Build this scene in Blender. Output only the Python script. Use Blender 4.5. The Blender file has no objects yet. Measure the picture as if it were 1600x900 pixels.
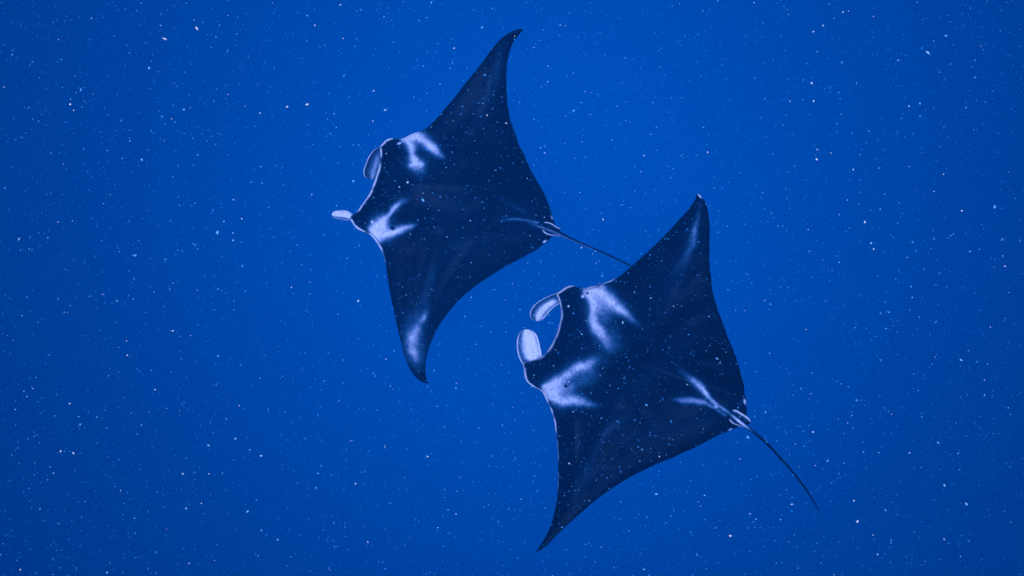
import bpy, math, random
import numpy as np
from mathutils import Vector, Matrix

# ------------------------------------------------------------------ camera, world, sun, exposure
sc = bpy.context.scene
C = sc.collection
CAM_TILT = math.radians(20)          # camera looks 70 degrees below the horizontal
HFOV = math.radians(70)
cam_d = bpy.data.cameras.new('camera')
cam_d.sensor_width = 36.0
cam_d.angle = HFOV
cam_d.clip_start = 0.05
cam_d.clip_end = 1000
cam = bpy.data.objects.new('camera', cam_d)
cam.rotation_euler = (CAM_TILT, 0, 0)
C.objects.link(cam)
sc.camera = cam
cam_d.dof.use_dof = True
cam_d.dof.focus_distance = 5.5
cam_d.dof.aperture_fstop = 8.0

SUN_EL, SUN_AZ = math.radians(67), math.radians(184)      # azimuth clockwise from +Y
to_sun = Vector((math.cos(SUN_EL)*math.sin(SUN_AZ), math.cos(SUN_EL)*math.cos(SUN_AZ), math.sin(SUN_EL)))
w = bpy.data.worlds.new('World'); sc.world = w; w.use_nodes = True
nt = w.node_tree; nt.nodes.clear()
sky = nt.nodes.new('ShaderNodeTexSky'); sky.sky_type = 'NISHITA'; sky.sun_disc = False
sky.sun_elevation = SUN_EL; sky.sun_rotation = SUN_AZ
bg = nt.nodes.new('ShaderNodeBackground'); bg.inputs['Strength'].default_value = 0.05
wo = nt.nodes.new('ShaderNodeOutputWorld')
nt.links.new(sky.outputs[0], bg.inputs['Color']); nt.links.new(bg.outputs[0], wo.inputs['Surface'])

sun_d = bpy.data.lights.new('sun', 'SUN'); sun_d.energy = 5.0; sun_d.angle = math.radians(28)   # spread by the rippled surface and the water
sun_d.color = (0.47, 0.58, 1.0)      # sunlight that has come down through several metres of sea
sun = bpy.data.objects.new('sun', sun_d)
sun.rotation_euler = to_sun.to_track_quat('Z', 'Y').to_euler()
sun.location = to_sun*40
C.objects.link(sun)

vs = sc.view_settings
vs.view_transform = 'Standard'; vs.look = 'None'; vs.gamma = 1.0; vs.exposure = 0.0
vs.use_curve_mapping = False
cy = sc.cycles
cy.max_bounces = 6; cy.diffuse_bounces = 3; cy.glossy_bounces = 2; cy.volume_bounces = 3
cy.transparent_max_bounces = 8
cy.use_denoising = True

# ------------------------------------------------------------------ helpers
F_PX = 800.0/math.tan(HFOV/2)
CAM_ROT = np.array(Matrix.Rotation(CAM_TILT, 3, 'X'))

def ray(px):
    """world direction through photo pixels (n,2), one metre along the view axis"""
    px = np.asarray(px, float)
    d = np.stack([(px[..., 0]-800)/F_PX, -(px[..., 1]-450)/F_PX, -np.ones(px.shape[:-1])], -1)
    return d @ CAM_ROT.T

def mat(name):
    m = bpy.data.materials.new(name); m.use_nodes = True
    n = m.node_tree; n.nodes.clear()
    out = n.nodes.new('ShaderNodeOutputMaterial')
    return m, n, out

def smooth(x, a, b):
    t = np.clip((x-a)/(b-a), 0, 1)
    return t*t*(3-2*t)

def spline(P, n):
    """centripetal-ish Catmull-Rom through rows of P, n samples, even in index arc length"""
    P = np.asarray(P, float)
    ext = np.vstack([2*P[0]-P[1], P, 2*P[-1]-P[-2]])
    k = len(P)-1
    seg = np.sqrt(((P[1:, :2]-P[:-1, :2])**2).sum(1))+1e-6
    if P.shape[1] >= 4:
        seg = np.maximum(seg, 0.7*np.sqrt(((P[1:, 2:4]-P[:-1, 2:4])**2).sum(1)))
    cum = np.concatenate([[0], np.cumsum(seg)])
    s = np.linspace(0, cum[-1], n)
    i = np.clip(np.searchsorted(cum, s, 'right')-1, 0, k-1)
    t = ((s-cum[i])/seg[i])[:, None]
    p0, p1, p2, p3 = ext[i], ext[i+1], ext[i+2], ext[i+3]
    l = seg[i][:, None]
    lm = seg[np.maximum(i-1, 0)][:, None]; lp = seg[np.minimum(i+1, k-1)][:, None]
    m1 = l*((p1-p0)/lm-(p2-p0)/(lm+l)+(p2-p1)/l)
    m2 = l*((p2-p1)/l-(p3-p1)/(l+lp)+(p3-p2)/lp)
    t2, t3 = t*t, t*t*t
    return (2*t3-3*t2+1)*p1+(t3-2*t2+t)*m1+(-2*t3+3*t2)*p2+(t3-t2)*m2

def seg_dist(P, A, B):
    """distance of points P (n,2) to segments A->B (m,2) : (n,), index, parameter"""
    best = np.full(len(P), 1e9); bi = np.zeros(len(P), int); bt = np.zeros(len(P))
    for k in range(len(A)):
        ab = B[k]-A[k]; L = max(ab@ab, 1e-9)
        t = np.clip(((P-A[k])@ab)/L, 0, 1)
        d = np.sqrt((((A[k]+t[:, None]*ab)-P)**2).sum(1))
        q = d < best
        best[q] = d[q]; bi[q] = k; bt[q] = t[q]
    return best, bi, bt

def vnoise(x, y, cell, seed):
    """smooth value noise in -.5 .. .5 on a turned lattice"""
    rng = np.random.default_rng(seed)
    T = rng.uniform(-.5, .5, (64, 64)); an = rng.uniform(0, 6.28)
    u = (x*math.cos(an)-y*math.sin(an))/cell; v = (x*math.sin(an)+y*math.cos(an))/cell
    i, j = np.floor(u).astype(int), np.floor(v).astype(int)
    f, g = u-i, v-j
    f = f*f*f*(f*(f*6-15)+10); g = g*g*g*(g*(g*6-15)+10)
    q = lambda a, b: T[(i+a) % 64, (j+b) % 64]
    return (q(0, 0)*(1-f)+q(1, 0)*f)*(1-g)+(q(0, 1)*(1-f)+q(1, 1)*f)*g

def strokes(P, lst):
    """soft pale tone, pigment marks and painted gleams, from strokes [(x, y, half width, strength), ...]"""
    v = np.zeros(len(P))
    for s in lst:
        s = np.asarray(s, float)
        if len(s) == 1:
            d = np.sqrt(((P-s[0, :2])**2).sum(1))/s[0, 2]
            f = s[0, 3]*np.exp(-0.7*d**2)
            v = v+f-v*f if s[0, 3] > 0 else np.clip(v+f, 0, 1)
            continue
        s = spline(s, 6*len(s)); s[:, 2] *= 1.04
        f = np.zeros(len(P))
        for a, b in zip(s[:-1], s[1:]):
            ab = b[:2]-a[:2]; L = max(ab@ab, 1e-9)
            t = np.clip(((P-a[:2])@ab)/L, 0, 1)
            d = np.sqrt((((a[:2]+t[:, None]*ab)-P)**2).sum(1))
            wd = a[2]+t*(b[2]-a[2]); st = a[3]+t*(b[3]-a[3])
            f = np.maximum(f, st*np.exp(-0.7*(d/np.maximum(wd, .3))**2.0))
        v = v+f-v*f
    return v

# ------------------------------------------------------------------ materials
def skin_material(name, dark, pale):
    """pigment attribute 'pale' (0 dark back, 1 white marking) broken up by noise; smooth wet skin"""
    m, n, out = mat(name)
    L = n.links.new
    at = n.nodes.new('ShaderNodeAttribute'); at.attribute_name = 'pale'
    tc = n.nodes.new('ShaderNodeTexCoord')
    n1 = n.nodes.new('ShaderNodeTexNoise'); n1.inputs['Scale'].default_value = 9; n1.inputs['Detail'].default_value = 6
    n1.inputs['Roughness'].default_value = 0.62; n1.inputs['Distortion'].default_value = 0.4
    L(tc.outputs['Object'], n1.inputs['Vector'])
    # mask = pale + pale*(1-pale)*(noise-.5)*k : edges of the markings fray, flat areas stay
    one = n.nodes.new('ShaderNodeMath'); one.operation = 'SUBTRACT'; one.inputs[0].default_value = 1.0; L(at.outputs['Fac'], one.inputs[1])
    mu = n.nodes.new('ShaderNodeMath'); mu.operation = 'MULTIPLY'; L(at.outputs['Fac'], mu.inputs[0]); L(one.outputs[0], mu.inputs[1])
    ns = n.nodes.new('ShaderNodeMath'); ns.operation = 'MULTIPLY_ADD'; L(n1.outputs['Fac'], ns.inputs[0]); ns.inputs[1].default_value = 1.8; ns.inputs[2].default_value = -0.92
    ad = n.nodes.new('ShaderNodeMath'); ad.operation = 'MULTIPLY_ADD'; L(mu.outputs[0], ad.inputs[0]); L(ns.outputs[0], ad.inputs[1]); L(at.outputs['Fac'], ad.inputs[2]); ad.use_clamp = True
    # fine peppering inside the pale marks
    n2 = n.nodes.new('ShaderNodeTexNoise'); n2.inputs['Scale'].default_value = 38; n2.inputs['Detail'].default_value = 4
    L(tc.outputs['Object'], n2.inputs['Vector'])
    pr = n.nodes.new('ShaderNodeMapRange'); pr.inputs['From Min'].default_value = 0.3; pr.inputs['From Max'].default_value = 0.6
    pr.inputs['To Min'].default_value = 0.8; pr.inputs['To Max'].default_value = 1.0
    L(n2.outputs['Fac'], pr.inputs['Value'])
    mk = n.nodes.new('ShaderNodeMath'); mk.operation = 'MULTIPLY'; L(ad.outputs[0], mk.inputs[0]); L(pr.outputs[0], mk.inputs[1])
    # mottled dark back
    n3 = n.nodes.new('ShaderNodeTexNoise'); n3.inputs['Scale'].default_value = 2.6; n3.inputs['Detail'].default_value = 8; n3.inputs['Roughness'].default_value = 0.6
    L(tc.outputs['Object'], n3.inputs['Vector'])
    dr = n.nodes.new('ShaderNodeValToRGB')
    dr.color_ramp.elements[0].position = 0.35; dr.color_ramp.elements[0].color = (dark[0]*.3, dark[1]*.3, dark[2]*.3, 1)
    dr.color_ramp.elements[1].position = 0.72; dr.color_ramp.elements[1].color = (dark[0]*1.5, dark[1]*3.4, dark[2]*4.2, 1)
    L(n3.outputs['Fac'], dr.inputs['Fac'])
    # thin pigment and painted gleams read slate blue, full pigment white
    pc = n.nodes.new('ShaderNodeValToRGB')
    pc.color_ramp.elements[0].position = 0.0; pc.color_ramp.elements[0].color = (0.004, 0.035, 0.13, 1)
    pc.color_ramp.elements[1].position = 1.0; pc.color_ramp.elements[1].color = (*pale, 1)
    e = pc.color_ramp.elements.new(0.30); e.color = (0.03, 0.17, 0.42, 1)
    e = pc.color_ramp.elements.new(0.62); e.color = (0.27, 0.37, 0.64, 1)
    L(mk.outputs[0], pc.inputs['Fac'])
    sm = n.nodes.new('ShaderNodeMapRange'); sm.inputs['From Min'].default_value = 0.0; sm.inputs['From Max'].default_value = 0.75
    L(mk.outputs[0], sm.inputs['Value'])
    mx = n.nodes.new('ShaderNodeMix'); mx.data_type = 'RGBA'
    L(sm.outputs[0], mx.inputs['Factor']); L(dr.outputs['Color'], mx.inputs[6]); L(pc.outputs['Color'], mx.inputs[7])
    p = n.nodes.new('ShaderNodeBsdfPrincipled')
    L(mx.outputs[2], p.inputs['Base Color'])
    p.inputs['Roughness'].default_value = 0.34
    p.inputs['Specular IOR Level'].default_value = 0.032
    p.inputs['Specular Tint'].default_value = (0.3, 0.6, 1, 1)
    # skin grain
    nb = n.nodes.new('ShaderNodeTexNoise'); nb.inputs['Scale'].default_value = 60; nb.inputs['Detail'].default_value = 5
    L(tc.outputs['Object'], nb.inputs['Vector'])
    bp = n.nodes.new('ShaderNodeBump'); bp.inputs['Strength'].default_value = 0.08; bp.inputs['Distance'].default_value = 0.01
    L(nb.outputs['Fac'], bp.inputs['Height']); L(bp.outputs[0], p.inputs['Normal'])
    L(p.outputs[0], out.inputs['Surface'])
    return m

SKIN = skin_material('ray_skin', (0.0004, 0.0014, 0.0042), (0.64, 0.67, 0.78))

eye_m, n, out = mat('eye_surface')
p = n.nodes.new('ShaderNodeBsdfPrincipled'); p.inputs['Roughness'].default_value = 0.15
nz = n.nodes.new('ShaderNodeTexNoise'); nz.inputs['Scale'].default_value = 30
cr = n.nodes.new('ShaderNodeValToRGB'); cr.color_ramp.elements[0].color = (.004, .004, .005, 1); cr.color_ramp.elements[1].color = (.03, .025, .02, 1)
n.links.new(nz.outputs['Fac'], cr.inputs['Fac']); n.links.new(cr.outputs['Color'], p.inputs['Base Color'])
n.links.new(p.outputs[0], out.inputs['Surface'])

snow_m, n, out = mat('marine_snow')
p = n.nodes.new('ShaderNodeBsdfPrincipled'); p.inputs['Roughness'].default_value = 0.7
at = n.nodes.new('ShaderNodeAttribute'); at.attribute_name = 'pale'      # small motes are clear and blue, large flakes white
cr = n.nodes.new('ShaderNodeValToRGB'); cr.color_ramp.elements[0].color = (.01, .32, .92, 1); cr.color_ramp.elements[1].color = (.97, .97, .97, 1)
e = cr.color_ramp.elements.new(.5); e.color = (.10, .55, .98, 1)
e = cr.color_ramp.elements.new(.82); e.color = (.42, .75, .98, 1)
n.links.new(at.outputs['Fac'], cr.inputs['Fac']); n.links.new(cr.outputs['Color'], p.inputs['Base Color'])
n.links.new(p.outputs[0], out.inputs['Surface'])

deep_m, n, out = mat('deep_water')
p = n.nodes.new('ShaderNodeBsdfPrincipled'); p.inputs['Roughness'].default_value = 0.9; p.inputs['Specular IOR Level'].default_value = 0
nz = n.nodes.new('ShaderNodeTexNoise'); nz.inputs['Scale'].default_value = 0.03
cr = n.nodes.new('ShaderNodeValToRGB'); cr.color_ramp.elements[0].color = (.001, .02, .12, 1); cr.color_ramp.elements[1].color = (.001, .025, .15, 1)
tc = n.nodes.new('ShaderNodeTexCoord'); n.links.new(tc.outputs['Object'], nz.inputs['Vector'])
n.links.new(nz.outputs['Fac'], cr.inputs['Fac']); n.links.new(cr.outputs['Color'], p.inputs['Base Color'])
n.links.new(p.outputs[0], out.inputs['Surface'])

WATER_DENSITY = 0.0152
vol_m, n, out = mat('sea_water_volume')
pv = n.nodes.new('ShaderNodeVolumePrincipled')
pv.inputs['Color'].default_value = (0.0, 0.123, 0.438, 1)
pv.inputs['Density'].default_value = WATER_DENSITY
pv.inputs['Anisotropy'].default_value = -0.5
n.links.new(pv.outputs[0], out.inputs['Volume'])

# ------------------------------------------------------------------ mesh building
def mesh_object(name, V, Fc, m, parent=None, pale=None, smooth_shade=True):
    me = bpy.data.meshes.new(name)
    me.from_pydata(np.asarray(V, float), [], Fc)
    me.update()
    if smooth_shade:
        me.polygons.foreach_set('use_smooth', np.ones(len(me.polygons), bool))
    if pale is not None:
        a = me.attributes.new('pale', 'FLOAT', 'POINT')
        a.data.foreach_set('value', np.asarray(pale, np.float32))
    me.materials.append(m)
    o = bpy.data.objects.new(name, me); C.objects.link(o)
    if parent: o.parent = parent
    return o

def shell(name, grid_top, grid_bot, pale_top, pale_bot, parent, m=SKIN):
    """closed skin from two grids (rows, cols, 3) that share their border"""
    R, K = grid_top.shape[:2]
    V = [grid_top.reshape(-1, 3)]
    idx_t = np.arange(R*K).reshape(R, K)
    inner = np.zeros((R, K), bool); inner[1:-1, 1:-1] = True
    idx_b = idx_t.copy()
    idx_b[inner] = R*K+np.arange(inner.sum())
    V.append(grid_bot[inner])
    V = np.vstack(V)
    pale = np.concatenate([pale_top.reshape(-1), pale_bot[inner]])
    def quads(ix, flip):
        q = np.stack([ix[:-1, :-1], ix[1:, :-1], ix[1:, 1:], ix[:-1, 1:]], -1).reshape(-1, 4)
        return q[:, ::-1] if flip else q
    e1 = grid_top[1:, :-1]-grid_top[:-1, :-1]; e2 = grid_top[:-1, 1:]-grid_top[:-1, :-1]
    up = np.cross(e1.reshape(-1, 3), e2.reshape(-1, 3)).sum(0)
    flip = up[2] < 0
    Fc = np.vstack([quads(idx_t, flip), quads(idx_b, not flip)])
    return mesh_object(name, V, Fc.tolist(), m, parent, pale)

def tube(name, P, rad, parent, m, pale_fn=None, sides=12, flat=0.8):
    P = np.asarray(P, float); n = len(P)
    T = np.gradient(P, axis=0); T /= np.linalg.norm(T, axis=1)[:, None]
    up = np.array([0, 0, 1.0])
    V = []; pale = []
    for k in range(n):
        s = np.cross(up, T[k]); s /= np.linalg.norm(s); u = np.cross(T[k], s)
        for j in range(sides):
            a = 2*math.pi*j/sides
            V.append(P[k]+rad[k]*(math.cos(a)*s+flat*math.sin(a)*u))
            pale.append(0 if pale_fn is None else pale_fn(k/(n-1), a))
    Fc = [(k*sides+j, k*sides+(j+1) % sides, (k+1)*sides+(j+1) % sides, (k+1)*sides+j) for k in range(n-1) for j in range(sides)]
    V += [P[0], P[-1]]; pale += [pale[0], pale[-1]]
    b = len(V)-2
    Fc += [(b, (j+1) % sides, j) for j in range(sides)]
    Fc += [(b+1, (n-1)*sides+j, (n-1)*sides+(j+1) % sides) for j in range(sides)]
    return mesh_object(name, V, Fc, m, parent, pale)

def ball(name, c, r, parent, m, scale=(1, 1, 1)):
    V = [];  n1, n2 = 8, 12
    for i in range(n1+1):
        th = math.pi*i/n1
        for j in range(n2):
            a = 2*math.pi*j/n2
            V.append((c[0]+r*scale[0]*math.sin(th)*math.cos(a), c[1]+r*scale[1]*math.sin(th)*math.sin(a), c[2]+r*scale[2]*math.cos(th)))
    Fc = [(i*n2+j, (i+1)*n2+j, (i+1)*n2+(j+1) % n2, i*n2+(j+1) % n2) for i in range(n1) for j in range(n2)]
    return mesh_object(name, V, Fc, m, parent)

class Frame:
    """a ray's own place: body plane through a point, with bent wings above and below it"""
    def __init__(s, centre, nose, depth, lean):
        rc = ray(np.array(centre)); s.c = rc*depth
        view = rc/np.linalg.norm(rc)
        r = CAM_ROT
        nrm = -view+lean[0]*r[:, 0]+lean[1]*r[:, 1]
        s.n = nrm/np.linalg.norm(nrm)
        s.mpp = depth/F_PX
        hd = s.plane(np.array([nose]), 0)[0]-s.c
        s.ax = hd/np.linalg.norm(hd)
        s.sp = np.cross(s.n, s.ax)
        M = Matrix(((s.ax[0], s.sp[0], s.n[0], s.c[0]), (s.ax[1], s.sp[1], s.n[1], s.c[1]), (s.ax[2], s.sp[2], s.n[2], s.c[2]), (0, 0, 0, 1)))
        s.M = M
        s.R = np.stack([s.ax, s.sp, s.n])
    def plane(s, px, H):
        d = ray(px); t = (s.c@s.n+H)/(d@s.n)
        return d*t[..., None]
    def local(s, px, H):
        """local coordinates (forward, left, up) of photo pixels on the surface at height H"""
        return (s.plane(px, H)-s.c) @ s.R.T

def gridpx(A, B, u):
    return A[:, None, :]*(1-u)[None, :, None]+B[:, None, :]*u[None, :, None]

def lobe(name, fr, edgeA, edgeB, H0, H1, thick, root, pale_fn, cup=0.0, rows=40, cols=24, follow=None):
    """small fin between two edges that run from its root to its tip"""
    A = spline(edgeA, rows); B = spline(edgeB, rows)
    u = 0.5-0.5*np.cos(np.linspace(0, math.pi, cols))
    G = gridpx(A, B, u)
    v = np.linspace(0, 1, rows)[:, None]*np.ones(cols)[None, :]
    uu = np.ones(rows)[:, None]*u[None, :]
    prof = np.sqrt(np.clip(4*uu*(1-uu), 0, 1))
    t = thick*prof*np.clip(1.05-v**5, 0, 1)
    t[0] = 0; t[-1] = 0
    H = H0+(H1-H0)*v-cup*prof**2*np.sin(math.pi*np.clip(v, 0.1, 1))
    if follow is not None:
        H = np.maximum(H, follow(G))
    top = fr.local(G, H+t); bot = fr.local(G, H-t)
    pt = pale_fn(uu, v, G); 
    return shell(name, top, bot, pt, np.clip(pt+.5, 0, 1), root)

def manta(label, spec):
    fr = Frame(spec['centre'], spec['nose'], spec['depth'], spec['lean'])
    root = bpy.data.objects.new('manta_ray', None); root.empty_display_size = 0.3
    root.matrix_world = fr.M; C.objects.link(root)
    root['label'] = label; root['category'] = 'manta ray'; root['group'] = 'manta rays swimming together'
    S = np.array(spec['sections'], float)            # lead x, lead y, trail x, trail y, rim
    S = np.array([r[:5] for r in spec['sections']], float)
    R, K = 420, 150
    Q = spline(S, R)
    A, B, rim = Q[:, :2], Q[:, 2:4], np.clip(Q[:, 4], 0, 1)
    x = np.linspace(0, 1, K)
    u = 0.55*x+0.45*(0.5-0.5*np.cos(math.pi*x)); u = 0.5*u+0.5*x**1.7
    u[0], u[-1] = 0, 1
    ii = np.arange(R)                                    # the hind edges are never quite even
    rag = (0.45*np.sin(ii*.31)*np.sin(ii*.077+1)+0.35*np.sin(ii*.83+2)*np.sin(ii*.19))*np.clip(np.linalg.norm(B-A, axis=1)/60-.2, 0, 1)
    B = B+((B-A)/np.maximum(np.linalg.norm(B-A, axis=1), 1)[:, None])*rag[:, None]
    G = gridpx(A, B, u)
    P = G.reshape(-1, 2)
    dl, il, tl = seg_dist(P, A[:-1:2], A[2::2] if len(A[:-1:2]) == len(A[2::2]) else np.vstack([A[2::2], A[-1:]])[:len(A[:-1:2])])
    db, ib, tb = seg_dist(P, B[:-1:2], np.vstack([B[2::2], B[-1:]])[:len(B[:-1:2])])
    dpx = np.minimum(dl, db)
    d = dpx*fr.mpp
    L0 = fr.local(P, np.zeros(len(P)))
    a, s = L0[:, 0], L0[:, 1]                         # forward, left
    half = np.where(s > 0, s/s.max(), -s/(-s.min()))
    ri = rim[np.clip(il*2, 0, R-1)]*np.exp(-(dl/40)**2)
    lipw = 0.014*ri+1e-4
    lip = 0.009*ri*(1-np.exp(-d/0.0035))*np.exp(-d/0.08)
    # --- thickness: deep body along the axis, thin wings
    nose_a = a.max(); back_a = fr.local(np.array([spec['tailbase']], float), np.zeros(1))[0, 0]
    body = np.exp(-(s/0.36)**2)*smooth(a, back_a-0.05, back_a+0.9)*(0.6+0.4*smooth(-a, -nose_a, -nose_a+0.5))
    ridge = 0.05*np.exp(-(s/0.075)**2)*smooth(a, back_a-0.1, back_a+0.15)*smooth(-a, -0.3, 0.5)
    tmax = 0.012+0.055*(1-half)**1.2+0.13*body
    de = d*(0.15+0.85*smooth(d, 0.3*lipw, 2.2*lipw))
    prof = (1-np.exp(-de/(1.8*tmax)))**0.65
    t = tmax*prof+ridge*np.clip(d/0.06, 0, 1)+lip
    # shallow muscle folds running out along the wings
    fold = np.zeros(len(P))
    for (pts, hgt, wd) in spec['folds']:
        q = spline(np.array(pts, float), 40)
        dd, _, tt = seg_dist(P, q[:-1], q[1:])
        fold += hgt*np.exp(-(dd/wd)**2)
    t_top = t+fold*np.clip(d/0.15, 0, 1)
    # --- wing bend (left positive)
    kl, kr, cl, crr = spec['bend']
    bend = np.where(s > 0, kl*half**2+cl*smooth(half, .6, 1)**2, kr*half**2+crr*smooth(half, .6, 1)**2)
    bend = bend-0.05*smooth(a, nose_a-0.35, nose_a)
    edge = np.zeros((R, K), bool); edge[0] = edge[-1] = True; edge[:, 0] = edge[:, -1] = True
    ef = edge.reshape(-1)
    t_top[ef] = 0; tb_ = 0.85*t; tb_[ef] = 0
    top = fr.local(P, bend+t_top).reshape(R, K, 3)
    bot = fr.local(P, bend-tb_).reshape(R, K, 3)
    # --- pigment, with gleams painted into it
    X, Y = P[:, 0], P[:, 1]
    ns = lambda cell, seed: vnoise(X, Y, cell, seed)+0.5*vnoise(X, Y, cell*.47, seed+1)+0.25*vnoise(X, Y, cell*.23, seed+2)
    W = P+np.stack([2.6*ns(15, 5), 2.6*ns(15, 15)], 1)
    cloud = 0.96+0.22*ns(11, 25)
    wide = [[(q[0], q[1], q[2]*2.5, q[3]*0.10) for q in st] for st in spec['pale']]       # wide faint glow painted round each mark
    core, halo = strokes(W, spec['pale'])*cloud, strokes(W, wide)
    pale = np.clip(core+halo-core*halo, 0, 1)
    rimP = np.repeat(rim, K)
    # rim strength taken from the nearest leading edge point, not from the row
    ri = rim[np.clip(il*2, 0, R-1)]
    arc = il*2.0
    wob = 0.72+0.28*np.sin(arc*0.19+1.3)*np.sin(arc*0.071+.4)+0.18*np.sin(arc*0.47)+0.75*vnoise(P[:, 0], P[:, 1], 9, 41)
    line = ri*wob*np.exp(-(dl/(0.9+1.7*ri))**2)*2.3*(dl < db+1)
    pale = np.clip(np.maximum(pale, line), 0, 1)
    for (cx, cy_, r_) in spec['spots']:
        pale = np.clip(pale-1.2*np.exp(-(((P-[cx, cy_])**2).sum(1))/r_**2), 0, 1)
    for (cx, cy_, rx, ry, an) in spec['flecks']:
        dx, dy = P[:, 0]-cx, P[:, 1]-cy_
        c_, s_ = math.cos(an), math.sin(an)
        e = ((dx*c_+dy*s_)/(1.25*rx))**2+((-dx*s_+dy*c_)/(1.3*ry))**2
        pale = np.maximum(pale, np.exp(-e**1.5))
    pale = pale.reshape(R, K)
    belly = np.clip(0.25+0.75*smooth(dpx, 2, 10)*smooth(1-half, 0.05, .4), 0, 1).reshape(R, K)
    shell('body', top, bot, pale, belly, root)
    def Hat(px):
        """height of the bent mid-surface at one pixel"""
        q = np.array(px, float); k = np.argmin(((P-q)**2).sum(1))
        return bend[k], t_top[k]
    # --- cephalic fins
    for c in spec['cephalic']:
        h, _ = Hat(c['A'][0])
        lobe('cephalic_fin', fr, c['A'], c['B'], h+c['h'][0], h+c['h'][1], 0.022, root, c['pale'], cup=c['cup'])
    # --- tail
    tl_ = spline(np.array(spec['tail'], float), 60)
    px, hh, rr = tl_[:, :2], tl_[:, 2], tl_[:, 3]
    hb, tt = Hat(spec['tail'][0][:2])
    Pt = fr.local(px, hb+hh)
    tube('tail', Pt, rr*fr.mpp, root, SKIN, spec['tail_pale'])
    # --- pelvic fins and dorsal fin
    for q in spec['pelvic']:
        hb, _ = Hat(spec['tailbase'])
        def over(G):
            g = G.reshape(-1, 2)
            k = [np.argmin(((P-p_)**2).sum(1)) for p_ in g]
            return (bend[k]+t_top[k]-0.002).reshape(G.shape[:2])
        lobe('pelvic_fin', fr, q['A'], q['B'], hb+q['h'], hb+q['h'], 0.012, root, q['pale'], rows=24, cols=16, follow=over)
    df = spec['dorsal']
    hb, tt = Hat(spec['tailbase'])
    p0, p1 = np.array(df['from'], float), np.array(df['to'], float)
    nrow, ncol = 18, 8
    base = p0[None]+np.linspace(0, 1, nrow)[:, None]*(p1-p0)[None]
    hgt = df['h']*np.sin(math.pi*np.linspace(0.02, 1, nrow)**1.6)**0.8
    h0 = np.array([Hat(b)[0]+Hat(b)[1] for b in base])
    h0 = np.maximum(h0, hb+.02)-0.015
    across = np.array([-(p1-p0)[1], (p1-p0)[0]]); across /= np.linalg.norm(across)
    vv = np.linspace(0, 1, ncol)
    gt = np.zeros((nrow, ncol, 3)); gb = gt.copy()
    for i in range(nrow):
        for j in range(ncol):
            sh = (p1-p0)*0.18*vv[j]
            off = across*1.0*(1-vv[j])*math.sin(math.pi*i/(nrow-1))
            if j == 0 or i in (0, nrow-1): off = off*0
            H = h0[i]+hgt[i]*vv[j]
            gt[i, j] = fr.local((base[i]+sh+off)[None], np.array([H]))[0]
            gb[i, j] = fr.local((base[i]+sh-off)[None], np.array([H]))[0]
    pdl = np.repeat(df['pale']*smooth(vv, 0.3, 0.9)[None], nrow, 0)
    shell('dorsal_fin', gt, gb, pdl, pdl, root)
    # --- eyes on the sides of the head
    for e in spec['eyes']:
        hb, _ = Hat(e)
        c = fr.local(np.array([e], float), np.array([hb-0.02]))[0]
        ball('eye', c, 0.022, root, eye_m, (1.2, .8, .8))
    return root

# ------------------------------------------------------------------ setting: deep water below, sea water all round
def ground_sheet():
    n = 60; half = 190.0
    xs = np.linspace(-half, half, n)
    rng = np.random.default_rng(3)
    V = []
    ph = rng.uniform(0, 6.28, 8)
    for y in xs:
        for x in xs:
            z = -92+1.5*math.sin(x*.03+ph[0])*math.cos(y*.027+ph[1])+.8*math.sin(x*.09+ph[2]+y*.05)
            V.append((x, y+20, z))
    Fc = [(j*n+i, j*n+i+1, (j+1)*n+i+1, (j+1)*n+i) for j in range(n-1) for i in range(n-1)]
    o = mesh_object('water', V, Fc, deep_m)
    o['kind'] = 'structure'; o['label'] = 'deep dark blue open water far below the rays'
ground_sheet()

# ------------------------------------------------------------------ the two rays
def fin_pale(outer_first, amt, streak, base=0.3):
    def f(u, v, G):
        x = u if outer_first else 1-u                   # 0 at the outer edge
        rimv = np.exp(-(np.minimum(u, 1-u)/0.045)**2)+np.exp(-((1-v)/0.05)**2)
        core = np.exp(-((x-streak[0])/streak[1])**2)*smooth(v, 0.05, 0.3)
        dark = np.exp(-((x-0.14)/0.09)**2)*0.75+0.5*np.exp(-(v/0.07)**2)
        return np.clip(base+amt*core-dark*0.2+0.9*rimv, 0, 1)
    return f

def pelvic_pale(u, v, G):
    return np.clip(0.06+1.1*np.exp(-(u/0.30)**2)*smooth(v, 0.0, 0.15), 0, 1)

def tail_pale(white_to):
    def f(t, a):
        return 0.75*max(0.0, 1-(t/white_to)**2)*(1 if math.sin(a) > -0.2 else .3) if t < white_to else 0.0
    return f

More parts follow.
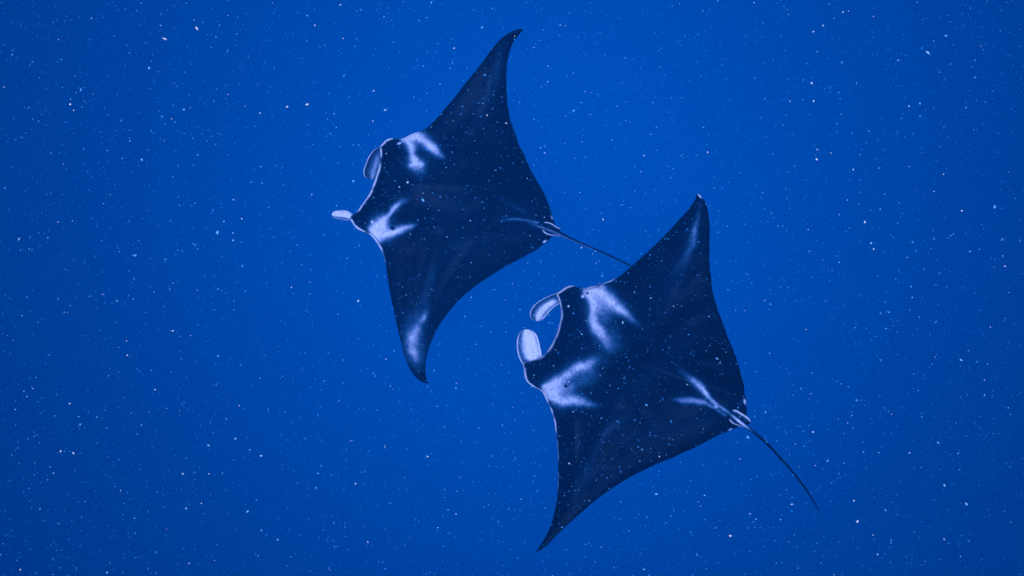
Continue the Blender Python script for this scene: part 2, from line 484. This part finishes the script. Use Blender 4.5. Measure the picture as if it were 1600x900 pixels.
upper = dict(
    centre=(720, 290), nose=(573, 285), tailbase=(864, 356), depth=6.8, lean=(0.03, 0.10),
    bend=(-0.22, 0.20, -0.15, 0.12),
    sections=[
        # lead x, y, trail x, y, pale rim     (right wing tip first)
        (817, 46, 817.5, 46.5, 0), (811, 45.3, 811, 54, 0), (800, 49, 802, 66, 0), (787, 57, 796, 82, 0),
        (770, 75, 792, 104, 0), (750, 102, 791.5, 132, 0), (725, 133, 793, 160, 0), (712, 150, 795, 176, 0),
        (695, 170, 799, 192, 0), (680, 187, 805, 209, 0), (665, 201, 812, 228, 0.15), (650, 207, 818, 240, 0.6),
        (640, 211, 824, 254, 0.9), (630, 216, 829, 265, 0.6), (624, 218, 833, 272, 0), (618, 217, 837, 279, .2),
        (610, 216, 841, 286, 1), (604, 218, 845, 293, 1), (599, 223, 849, 300, 1), (593.5, 230, 853, 308, 1), (594, 236, 855, 313, .9),
        (594.5, 247, 858, 321, .9), (592.5, 259, 861, 331, 1), (589, 271, 864, 341, 1), (583.5, 287, 867, 349, 1),
        (578, 301, 868, 354, .9), (566, 319, 867, 360, .9), (558, 330, 864, 367, .9), (552, 335, 860, 373, .7), (546, 339, 856, 376.5, .5), (548, 344, 853, 379, 1),
        (552, 351, 849, 382, 1), (558, 357.5, 844, 386, 1), (566, 361.5, 838, 390.5, .9), (573, 364, 833, 393.5, .4), (577, 366, 826, 397, .8),
        (584, 373.5, 815, 403, 1), (590, 381.5, 805, 408, 1), (595, 390, 795, 413.5, 1), (598.5, 399, 784, 420, .7), (602, 411, 774, 426, .1),
        (605, 430, 759, 436, 0), (608.5, 452, 744, 446, 0), (613, 475, 730, 457.5, 0), (618, 500, 715, 471, 0),
        (624.5, 528, 699, 490.5, 0), (632, 556, 682, 516, 0), (641, 578, 669.5, 547, 0), (650, 590, 664.5, 574, 0), (659, 597, 666, 588, 0), (668, 599.5, 668.6, 599, 0)],
    pale=[  # skin markings, then gleams of tail ridge and wings painted in
        [(630, 217.5, 3.5, .8), (640, 215, 6, .95), (652, 213.5, 7, .95), (664, 221, 7, .9), (675, 230, 6, .85), (684, 238, 5, .7), (695, 247, 3, .2)],
        [(637, 219, 5, .9), (643, 230, 5.5, .9), (644, 240, 4.5, .8), (647, 250, 6.5, .85), (651, 258, 9, .7)],
        [(640, 258.5, 2.5, .7), (658, 257, 2.5, .7)],
        [(654, 266, 6, .25), (664, 272, 6, .1)],
        [(579, 357, 4, .95), (588, 353, 7, .95), (596, 346, 7, .9), (604, 339, 4.5, .75), (611, 332.5, 3, .7), (616, 325, 4, .75), (624, 317, 4.5, .55), (634, 312, 4, .3), (642, 309, 3, .1)],
        [(583, 359, 5, .95), (591, 367, 7.5, .95), (603, 366, 6.5, .95), (616, 362, 5.5, .95), (630, 357.5, 4.5, .9), (643, 353.5, 3, .6), (652, 351, 2, .15)],
        [(597, 355, 8, .9)], [(593, 376, 2.2, .5)],
        [(768, 346, 2, .05), (790, 344, 2.2, .22), (803, 342, 1.6, .42), (822, 343.5, 1.2, .35), (842, 347.5, 1.2, .4)],  # gleam along the tail ridge, painted as pale streaks
        [(780, 308, 4, .04), (800, 319, 4, .10), (818, 331, 3, .12)],
        [(824, 347, 2.4, .12), (836, 351, 3, .3), (850, 355, 2.5, .28), (862, 359, 2, .3)],
        [(641, 538, 6, .15), (645, 548, 5, .45), (649, 556, 3.5, .4), (650, 566, 3, .15)],  # wing tip glare painted into the skin colour
        [(644, 530, 6, .5), (650, 518, 5.5, .55), (657, 505, 5, .30), (663, 496, 3.5, .55), (667, 486, 4, .2), (665, 465, 7, .14), (672, 440, 7, .13), (684, 412, 6, .09), (705, 385, 7, .04)],
        [(655, 480, 9, .12), (645, 515, 13, .3), (648, 548, 12, .38), (653, 575, 8, .16)],  # broad sheen painted round the same wing tip
        [(785, 68, 6, .10), (777, 105, 9, .14), (766, 140, 11, .13), (752, 180, 13, .08), (735, 215, 14, .03)],
        [(665, 300, 16, .04), (700, 320, 20, .06), (745, 300, 18, .03)], [(720, 380, 14, .05), (770, 385, 12, .04), (810, 370, 9, .05)],
    ],
    spots=[(613.5, 357, 2.2)],
    flecks=[(863.4, 340, 3.2, 1.9, 1.15), (851.5, 377.5, 3.4, 1.8, -0.55), (624, 224, 3.2, 1.6, -.3), (581.5, 347, 2.2, 2.6, 0.3), (580.8, 299, 1.5, 4.2, .3)],
    folds=[([(790, 350), (720, 340), (650, 320)], 0.02, 16), ([(700, 260), (745, 190), (785, 90)], 0.02, 15), ([(690, 370), (668, 450), (650, 540)], 0.025, 13),
           ([(730, 250), (790, 230), (808, 225)], 0.014, 9), ([(640, 290), (690, 290), (760, 320)], 0.012, 14), ([(735, 200), (775, 195), (800, 200)], 0.012, 9), ([(640, 400), (640, 460), (636, 530)], 0.012, 9), ([(740, 330), (780, 300), (830, 290)], 0.012, 11), ([(760, 375), (800, 378), (830, 380)], 0.012, 9), ([(740, 380), (700, 440), (675, 500)], 0.01, 8)],
    cephalic=[
        dict(A=[(592, 230), (584, 235), (577, 243.5), (571.5, 256), (568, 267), (569.5, 275), (576, 279.5), (581, 280)],
             B=[(598, 236), (598, 244), (598, 252), (597, 260), (594, 268), (590.5, 275), (586, 279.5), (581, 280)], h=(-0.045, -0.07), cup=0.02,
             pale=fin_pale(True, 0.36, (0.6, 0.17), 0.24)),
        dict(A=[(557, 337), (549.5, 333.5), (545, 330.5), (538.5, 328.6), (530, 329), (523, 330), (519, 333), (518.6, 335.8)],
             B=[(556, 349), (548, 345), (541.5, 344), (534.5, 343), (527, 341.6), (522, 340), (519.6, 338), (518.6, 335.8)], h=(-0.02, 0.04), cup=0.025,
             pale=fin_pale(False, 0.95, (0.6, 0.4))),
    ],
    tail=[(838, 350.5, 0.035, 3.5), (852, 355, 0.045, 4.2), (866, 360.5, 0.03, 4.0), (880, 367.5, 0.01, 2.7), (905, 379, -0.02, 2.0), (935, 392, -0.06, 1.7), (960, 403, -0.10, 1.5), (987, 416, -0.17, 1.3), (1010, 428, -.25, 1.0), (1035, 442, -.34, .6)],
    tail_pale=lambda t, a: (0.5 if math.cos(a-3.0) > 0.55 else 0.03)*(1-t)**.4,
    pelvic=[
        dict(A=[(848, 347), (856, 347), (864, 350), (870, 354.5), (876, 357)], B=[(848, 352), (855, 353), (862, 356), (869, 359.5), (875.5, 360.5)], h=0.02, pale=pelvic_pale),
        dict(A=[(846, 357), (850, 363.5), (856, 367), (866, 368), (875, 369.2)], B=[(851, 356), (856, 359), (862, 361.5), (869, 364.5), (875.5, 368)], h=0.015, pale=pelvic_pale),
    ],
    dorsal=dict(**{'from': (850, 351), 'to': (862, 355.5), 'h': 0.07, 'pale': .55}),
    eyes=[(624, 219.5), (573.5, 362)],
)

lower = dict(
    centre=(1010, 570), nose=(860, 522), tailbase=(1158, 654), depth=6.2, lean=(-0.05, 0.06),
    bend=(-0.10, 0.10, 0.12, -0.18),
    sections=[
        (1089, 302, 1090, 302, 0), (1087.5, 308, 1097, 308.5, 0), (1078, 324, 1104.5, 323, 0), (1062, 342, 1108.5, 348, 0), (1044, 362, 1109, 369, 0), (1024, 382, 1108.5, 391, 0),
        (1000, 404, 1109, 413, 0), (984, 418, 1111, 436, 0), (969, 430.5, 1114, 456, 0.1), (956, 437.5, 1119, 476, .6), (949, 440.3, 1123, 488, .6), (936, 445, 1129, 504, .7),
        (922, 448, 1135, 520, .9), (913.5, 450.5, 1140, 533, .6), (908, 450.5, 1143, 541, 0), (902, 448.5, 1146, 549, .2), (892, 446, 1150, 558, 1), (885, 448, 1153, 567, 1),
        (876, 454, 1156, 577, 1), (869.5, 459, 1158, 586, .9), (872, 466, 1160, 593, .9), (875.5, 479, 1162, 603, .9), (876.8, 490, 1163.5, 612, .9), (875, 503, 1165, 622, .9), (871, 518, 1166, 632, .95),
        (866, 530, 1167, 641, .95), (859, 543, 1166.5, 650, .9), (851.5, 553, 1163, 658, .8), (842, 561, 1158, 663.5, .3), (828, 565, 1153, 667, .2), (817, 568, 1148, 669.5, .8), (818.5, 578, 1143, 671.5, 1), (819.5, 588, 1137, 674, 1),
        (823, 596, 1131, 676.5, 1), (829, 601.5, 1125, 679, .8), (837, 606, 1118, 682.5, .5), (845, 610.5, 1110, 686.5, .8), (853, 624, 1094, 695, 1), (860, 639, 1079, 702.5, .95), (865, 654, 1064, 709, .8), (868.5, 676, 1046, 717, .45),
        (871, 698, 1029, 724, .35), (872, 722, 1008, 733.5, .4), (872, 749, 984, 746, .35), (870.5, 773, 960, 760.5, .2), (867.5, 794, 930, 782.5, 0), (861.5, 818, 899, 809, 0), (854, 836, 873, 833, 0), (845, 851, 853, 853.5, 0), (836.5, 863.8, 837, 864, 0)],
    pale=[  # skin markings, then gleams of tail fork and wings painted in
        [(914, 453, 4, .7), (928, 455, 6.5, .9), (942, 461, 7.5, .9), (957, 473, 7.5, .8), (971, 485, 6.5, .75), (984, 496, 5, .5), (1000, 508, 4, .12)],
        [(917, 459, 5, .85), (925, 470, 5.5, .9), (926, 482, 5.5, .8), (926, 495, 5.5, .8), (929, 507, 6.5, .95), (936, 519, 7.5, .85), (945, 533, 8, .5), (956, 547, 7, .25)],
        [(938, 476, 12, .6), (950, 500, 10, .15)], [(941, 447.5, 5, .5)], [(958, 530, 10, .25), (975, 545, 8, .06)],
        [(849, 605, 3.5, .8), (862, 602, 6, .9), (876, 593, 6.5, .8), (889, 584, 6.5, .75), (902, 575.5, 7, .85), (917, 571.5, 7.5, .75), (932, 562, 7, .25), (950, 566, 8, .08)],
        [(854, 612, 5, .85), (866, 621, 6.5, .85), (880, 626.5, 7, .85), (894, 624.5, 7, .85), (909, 628, 6, .65), (924, 633, 4.5, .4), (938, 635, 3, .1)],
        [(866, 610, 9, .85)], [(878, 610, 9, .5), (905, 596, 9, .26), (930, 588, 10, .14)],
        [(1060, 575, 3, .05), (1076, 589, 4.5, .35), (1090, 601, 5, .7), (1102, 614, 3.6, .75), (1115, 627, 2.4, .55), (1132, 640, 1.6, .5), (1145, 650, 1.4, .4)],  # light on the fork before the tail, painted as pale streaks
        [(1046, 624, 2, .05), (1066, 625.5, 3.5, .4), (1084, 626.5, 4, .6), (1098, 629, 3.4, .6), (1115, 636, 1.8, .4), (1134, 649, 1.4, .35)],
        [(1112, 630, 4, .1), (1135, 645, 4, .15)],
        [(1095, 318, 3, .10), (1090, 340, 3.5, .25), (1086, 358, 4, .38), (1083, 374, 5, .34), (1076, 392, 4.5, .25), (1066, 408, 5, .12), (1052, 425, 6, .05)],  # glare near the right wing tip, painted in
        [(1080, 370, 11, .08)],
        [(985, 650, 6, .06), (950, 672, 5, .12), (932, 700, 6, .10), (915, 740, 9, .11), (898, 775, 9, .08)],  # gleam along the left wing crease, painted in
        [(1000, 600, 16, .05), (1050, 570, 18, .05), (1085, 520, 16, .03)], [(1030, 480, 14, .04), (1055, 440, 12, .07), (1075, 400, 9, .1)], [(990, 690, 14, .04), (1050, 670, 12, .05), (1110, 655, 8, .05)],
    ],
    spots=[(884, 603, 1.8), (918, 458, 1.6)],
    flecks=[(1164.4, 628, 4.5, 2.2, 1.35), (1141.5, 672, 3.6, 1.8, -0.5), (910.5, 463.4, 2.3, 2.3, 0), (850.5, 603.2, 1.8, 2.4, 0), (854.5, 602.4, 1.5, 2.6, .3), (1118.7, 635.5, 2.5, 1.4, .6), (1093, 306, 4.5, 1.1, .8)],
    folds=[([(1130, 640), (1060, 600), (980, 560)], 0.02, 18), ([(990, 520), (1050, 460), (1085, 350)], 0.025, 15), ([(960, 640), (925, 710), (890, 790)], 0.02, 14),
           ([(1040, 520), (1090, 490), (1115, 480)], 0.014, 9), ([(920, 530), (980, 540), (1040, 570)], 0.012, 14), ([(1045, 450), (1080, 430), (1105, 425)], 0.012, 9), ([(895, 660), (893, 720), (885, 780)], 0.012, 9), ([(1060, 570), (1100, 560), (1145, 570)], 0.012, 11), ([(1000, 650), (950, 700), (925, 750)], 0.014, 10), ([(1110, 640), (1050, 660), (980, 700)], 0.01, 10)],
    cephalic=[
        dict(A=[(876, 456), (867, 459), (860, 461.5), (852, 465), (844.5, 469.3), (836.7, 475), (830.5, 482), (828, 489.5), (829.5, 496), (834, 500.3), (840, 501.6)],
             B=[(880, 474), (873.5, 475), (868.5, 478), (864, 481.5), (860.5, 484.5), (857.5, 488), (854.6, 491.5), (852, 494.8), (849, 498), (845, 500.5), (840, 501.6)], h=(-0.04, 0.03), cup=0.03,
             pale=fin_pale(True, 0.8, (0.62, 0.24))),
        dict(A=[(826, 578), (817.5, 570), (811, 559), (807.8, 545), (808, 531), (810, 524), (813.5, 518.6), (817.5, 515.6), (822, 514.6)],
             B=[(852, 569), (847.5, 560), (845.5, 549), (843.2, 538), (841, 530), (838.5, 523.5), (834.5, 519), (829, 516), (822, 514.6)], h=(-0.045, 0.05), cup=0.03,
             pale=fin_pale(True, 0.95, (0.6, 0.36))),
    ],
    tail=[(1132, 641, 0.04, 3.2), (1146, 650.5, 0.055, 3.6), (1158, 660, 0.045, 3.6), (1169.5, 669, 0.02, 2.7), (1194, 689, -0.02, 2.1), (1217, 713, -0.05, 1.8), (1239, 738, -0.08, 1.5), (1261, 767, -0.1, 1.2), (1279.5, 797, -0.12, 0.7)],
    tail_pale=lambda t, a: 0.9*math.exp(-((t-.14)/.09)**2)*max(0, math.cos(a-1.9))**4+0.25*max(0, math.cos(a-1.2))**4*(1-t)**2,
    pelvic=[
        dict(A=[(1142, 640.5), (1150, 640.5), (1158, 645), (1166, 650), (1171, 654.5), (1173, 660)], B=[(1144, 649), (1151, 652), (1158, 657), (1164, 661.5), (1169, 663), (1173, 661)], h=0.03, pale=pelvic_pale),
        dict(A=[(1138, 652.5), (1140.5, 658), (1145, 662), (1152, 664.5), (1160, 667), (1168, 669.5)], B=[(1144, 652), (1148, 655), (1152, 658.5), (1157, 662), (1162, 665), (1168, 669)], h=0.02, pale=pelvic_pale),
    ],
    dorsal=dict(**{'from': (1142, 645), 'to': (1156, 656.5), 'h': 0.07, 'pale': .8}),
    eyes=[(907, 452), (843, 607)],
)
manta('black manta ray with open curled head fins, its bare tail drawn out behind', lower)
manta('black manta ray with glare painted on one wing tip, its tail passing behind the other ray', upper)

# ------------------------------------------------------------------ drifting marine snow
def marine_snow():
    rng = np.random.default_rng(11)
    pos, rad = [], []
    def frustum(n, near, far, margin=1.45, power=2.0):
        n = int(n*1.35)
        t = rng.uniform(0, 1, n)
        d = (near**power+(far**power-near**power)*t)**(1/power)
        px = np.stack([800+rng.uniform(-800, 800, n)*margin, 450+rng.uniform(-450, 450, n)*margin], 1)
        return ray(px)*d[:, None], d
    # even background of fine specks
    P, d = frustum(80000, 1.4, 8.0, power=1.6)
    # in drifts: thinner here, thicker there
    k = np.sin(P[:, 0]*1.9+1.0+np.sin(P[:, 1]*1.3))*np.sin(P[:, 1]*1.7+.6+np.sin(P[:, 2]*1.1))+0.6*np.sin(P[:, 2]*2.3+P[:, 0]*2.9)
    keep = rng.uniform(0, 1, len(P)) < 0.35+0.5*(k+1.0)/1.6
    P = P[keep]
    pos.append(P); rad.append(np.exp(rng.normal(math.log(0.00092), 0.42, len(P))))
    # drifting wisps: short broken chains of specks
    Pc, dc = frustum(1300, 1.0, 7.0, power=1.6)
    for c in Pc:
        k = rng.integers(3, 16)
        dirn = rng.normal(size=3); dirn /= np.linalg.norm(dirn)
        ln = rng.uniform(0.04, 0.28)
        q = c+dirn*rng.uniform(-ln, ln, k)[:, None]+rng.normal(size=(k, 3))*ln*0.22
        pos.append(q); rad.append(np.exp(rng.normal(math.log(0.00095), 0.5, k)))
    # clear blue motes of middling size
    P, d = frustum(1300, 1.0, 4.5, power=1.5)
    pos.append(P); rad.append(np.exp(rng.normal(math.log(0.0014), 0.3, len(P)))*np.clip(d/2.2, .6, 1.4))
    # fewer larger flakes
    P, d = frustum(220, 1.0, 5.5, power=1.5)
    pos.append(P); rad.append(np.exp(rng.normal(math.log(0.0022), 0.35, len(P)))*np.clip(d/2.5, .55, 1.3))
    # the brightest flakes of the photograph, each at its own distance
    big = [(110, 163), (287, 171), (222, 250), (270, 517), (199, 555), (341, 556), (212, 399), (365, 312), (364, 364), (340, 364), (350, 346), (233, 106), (251, 40), (308, 45), (258, 61),
           (1351, 347), (1361, 380), (1365, 389), (1459, 299), (1554, 323), (1570, 416), (1276, 249), (1333, 265), (1311, 410), (1268, 130), (1271, 158), (1437, 162), (1420, 166), (1286, 40), (1317, 19),
           (1478, 56), (1449, 82), (304, 738), (286, 740), (115, 708), (95, 705), (291, 794), (387, 799), (368, 685), (408, 712), (1349, 706), (1373, 707), (1497, 708), (1475, 842), (1371, 866), (1334, 782), (1270, 675), (753, 43), (637, 285), (624, 292), (480, 163), (449, 167), (552, 283), (735, 345), (661, 313), (1010, 633), (560, 470), (973, 504), (909, 522), (1168, 683), (1025, 772), (1181, 811), (1141, 837), (674, 4), (584, 142), (602, 172), (1120, 560)]
    px = np.array(big, float); d = rng.uniform(1.6, 3.6, len(big))
    pos.append(ray(px)*d[:, None]); rad.append(d/F_PX*rng.uniform(1.5, 2.3, len(big)))
    P = np.vstack(pos); r = np.concatenate(rad)
    # keep clear of the lens
    ok = np.linalg.norm(P, axis=1) > 0.7
    P, r = P[ok], r[ok]
    depth = -(P @ CAM_ROT)[:, 2]
    r = np.minimum(r, depth/F_PX*np.where(np.arange(len(r)) >= len(r)-len(big), 2.3, rng.choice([.95, 1.2, 1.7], len(r))))
    n = len(P)
    base = np.array([(1, 0, 0), (-1, 0, 0), (0, 1, 0), (0, -1, 0), (0, 0, 1), (0, 0, -1)], float)
    tri = np.array([(0, 2, 4), (2, 1, 4), (1, 3, 4), (3, 0, 4), (2, 0, 5), (1, 2, 5), (3, 1, 5), (0, 3, 5)])
    st = rng.uniform(0.6, 1.25, (n, 3)); st[:, 0] *= rng.choice([1, 1, 1.5, 2.2], n)
    a = rng.normal(size=(n, 4)); a /= np.linalg.norm(a, axis=1)[:, None]
    w_, x_, y_, z_ = a.T
    Rm = np.stack([1-2*(y_*y_+z_*z_), 2*(x_*y_-z_*w_), 2*(x_*z_+y_*w_), 2*(x_*y_+z_*w_), 1-2*(x_*x_+z_*z_), 2*(y_*z_-x_*w_), 2*(x_*z_-y_*w_), 2*(y_*z_+x_*w_), 1-2*(x_*x_+y_*y_)], 1).reshape(n, 3, 3)
    V = base[None]*st[:, None, :]*r[:, None, None]
    V = np.einsum('nij,nkj->nki', Rm, V)+P[:, None, :]
    Fc = (tri[None]+6*np.arange(n)[:, None, None]).reshape(-1, 3)
    pale = np.clip((r-0.0012)/0.0016, 0, 1)*rng.choice([.5, .75, 1.1], n)+rng.uniform(0, .12, n)
    o = mesh_object('marine_snow', V.reshape(-1, 3), Fc.tolist(), snow_m, pale=np.repeat(np.clip(pale, 0, 1), 6))
    o['kind'] = 'stuff'; o['label'] = 'white specks of marine snow drifting in the blue water'; o['category'] = 'marine snow'
marine_snow()

# ------------------------------------------------------------------ the sea water itself: one closed box of blue haze
def haze():
    x, y0, y1, z0, z1 = 200, -180, 220, -97, 0.6
    V = [(-x, y0, z0), (x, y0, z0), (x, y1, z0), (-x, y1, z0), (-x, y0, z1), (x, y0, z1), (x, y1, z1), (-x, y1, z1)]
    Fc = [(0, 3, 2, 1), (4, 5, 6, 7), (0, 1, 5, 4), (1, 2, 6, 5), (2, 3, 7, 6), (3, 0, 4, 7)]
    o = mesh_object('haze', V, Fc, vol_m, smooth_shade=False)
    o['kind'] = 'stuff'; o['label'] = 'clear blue sea water filling the whole scene'; o['category'] = 'sea water'
haze()
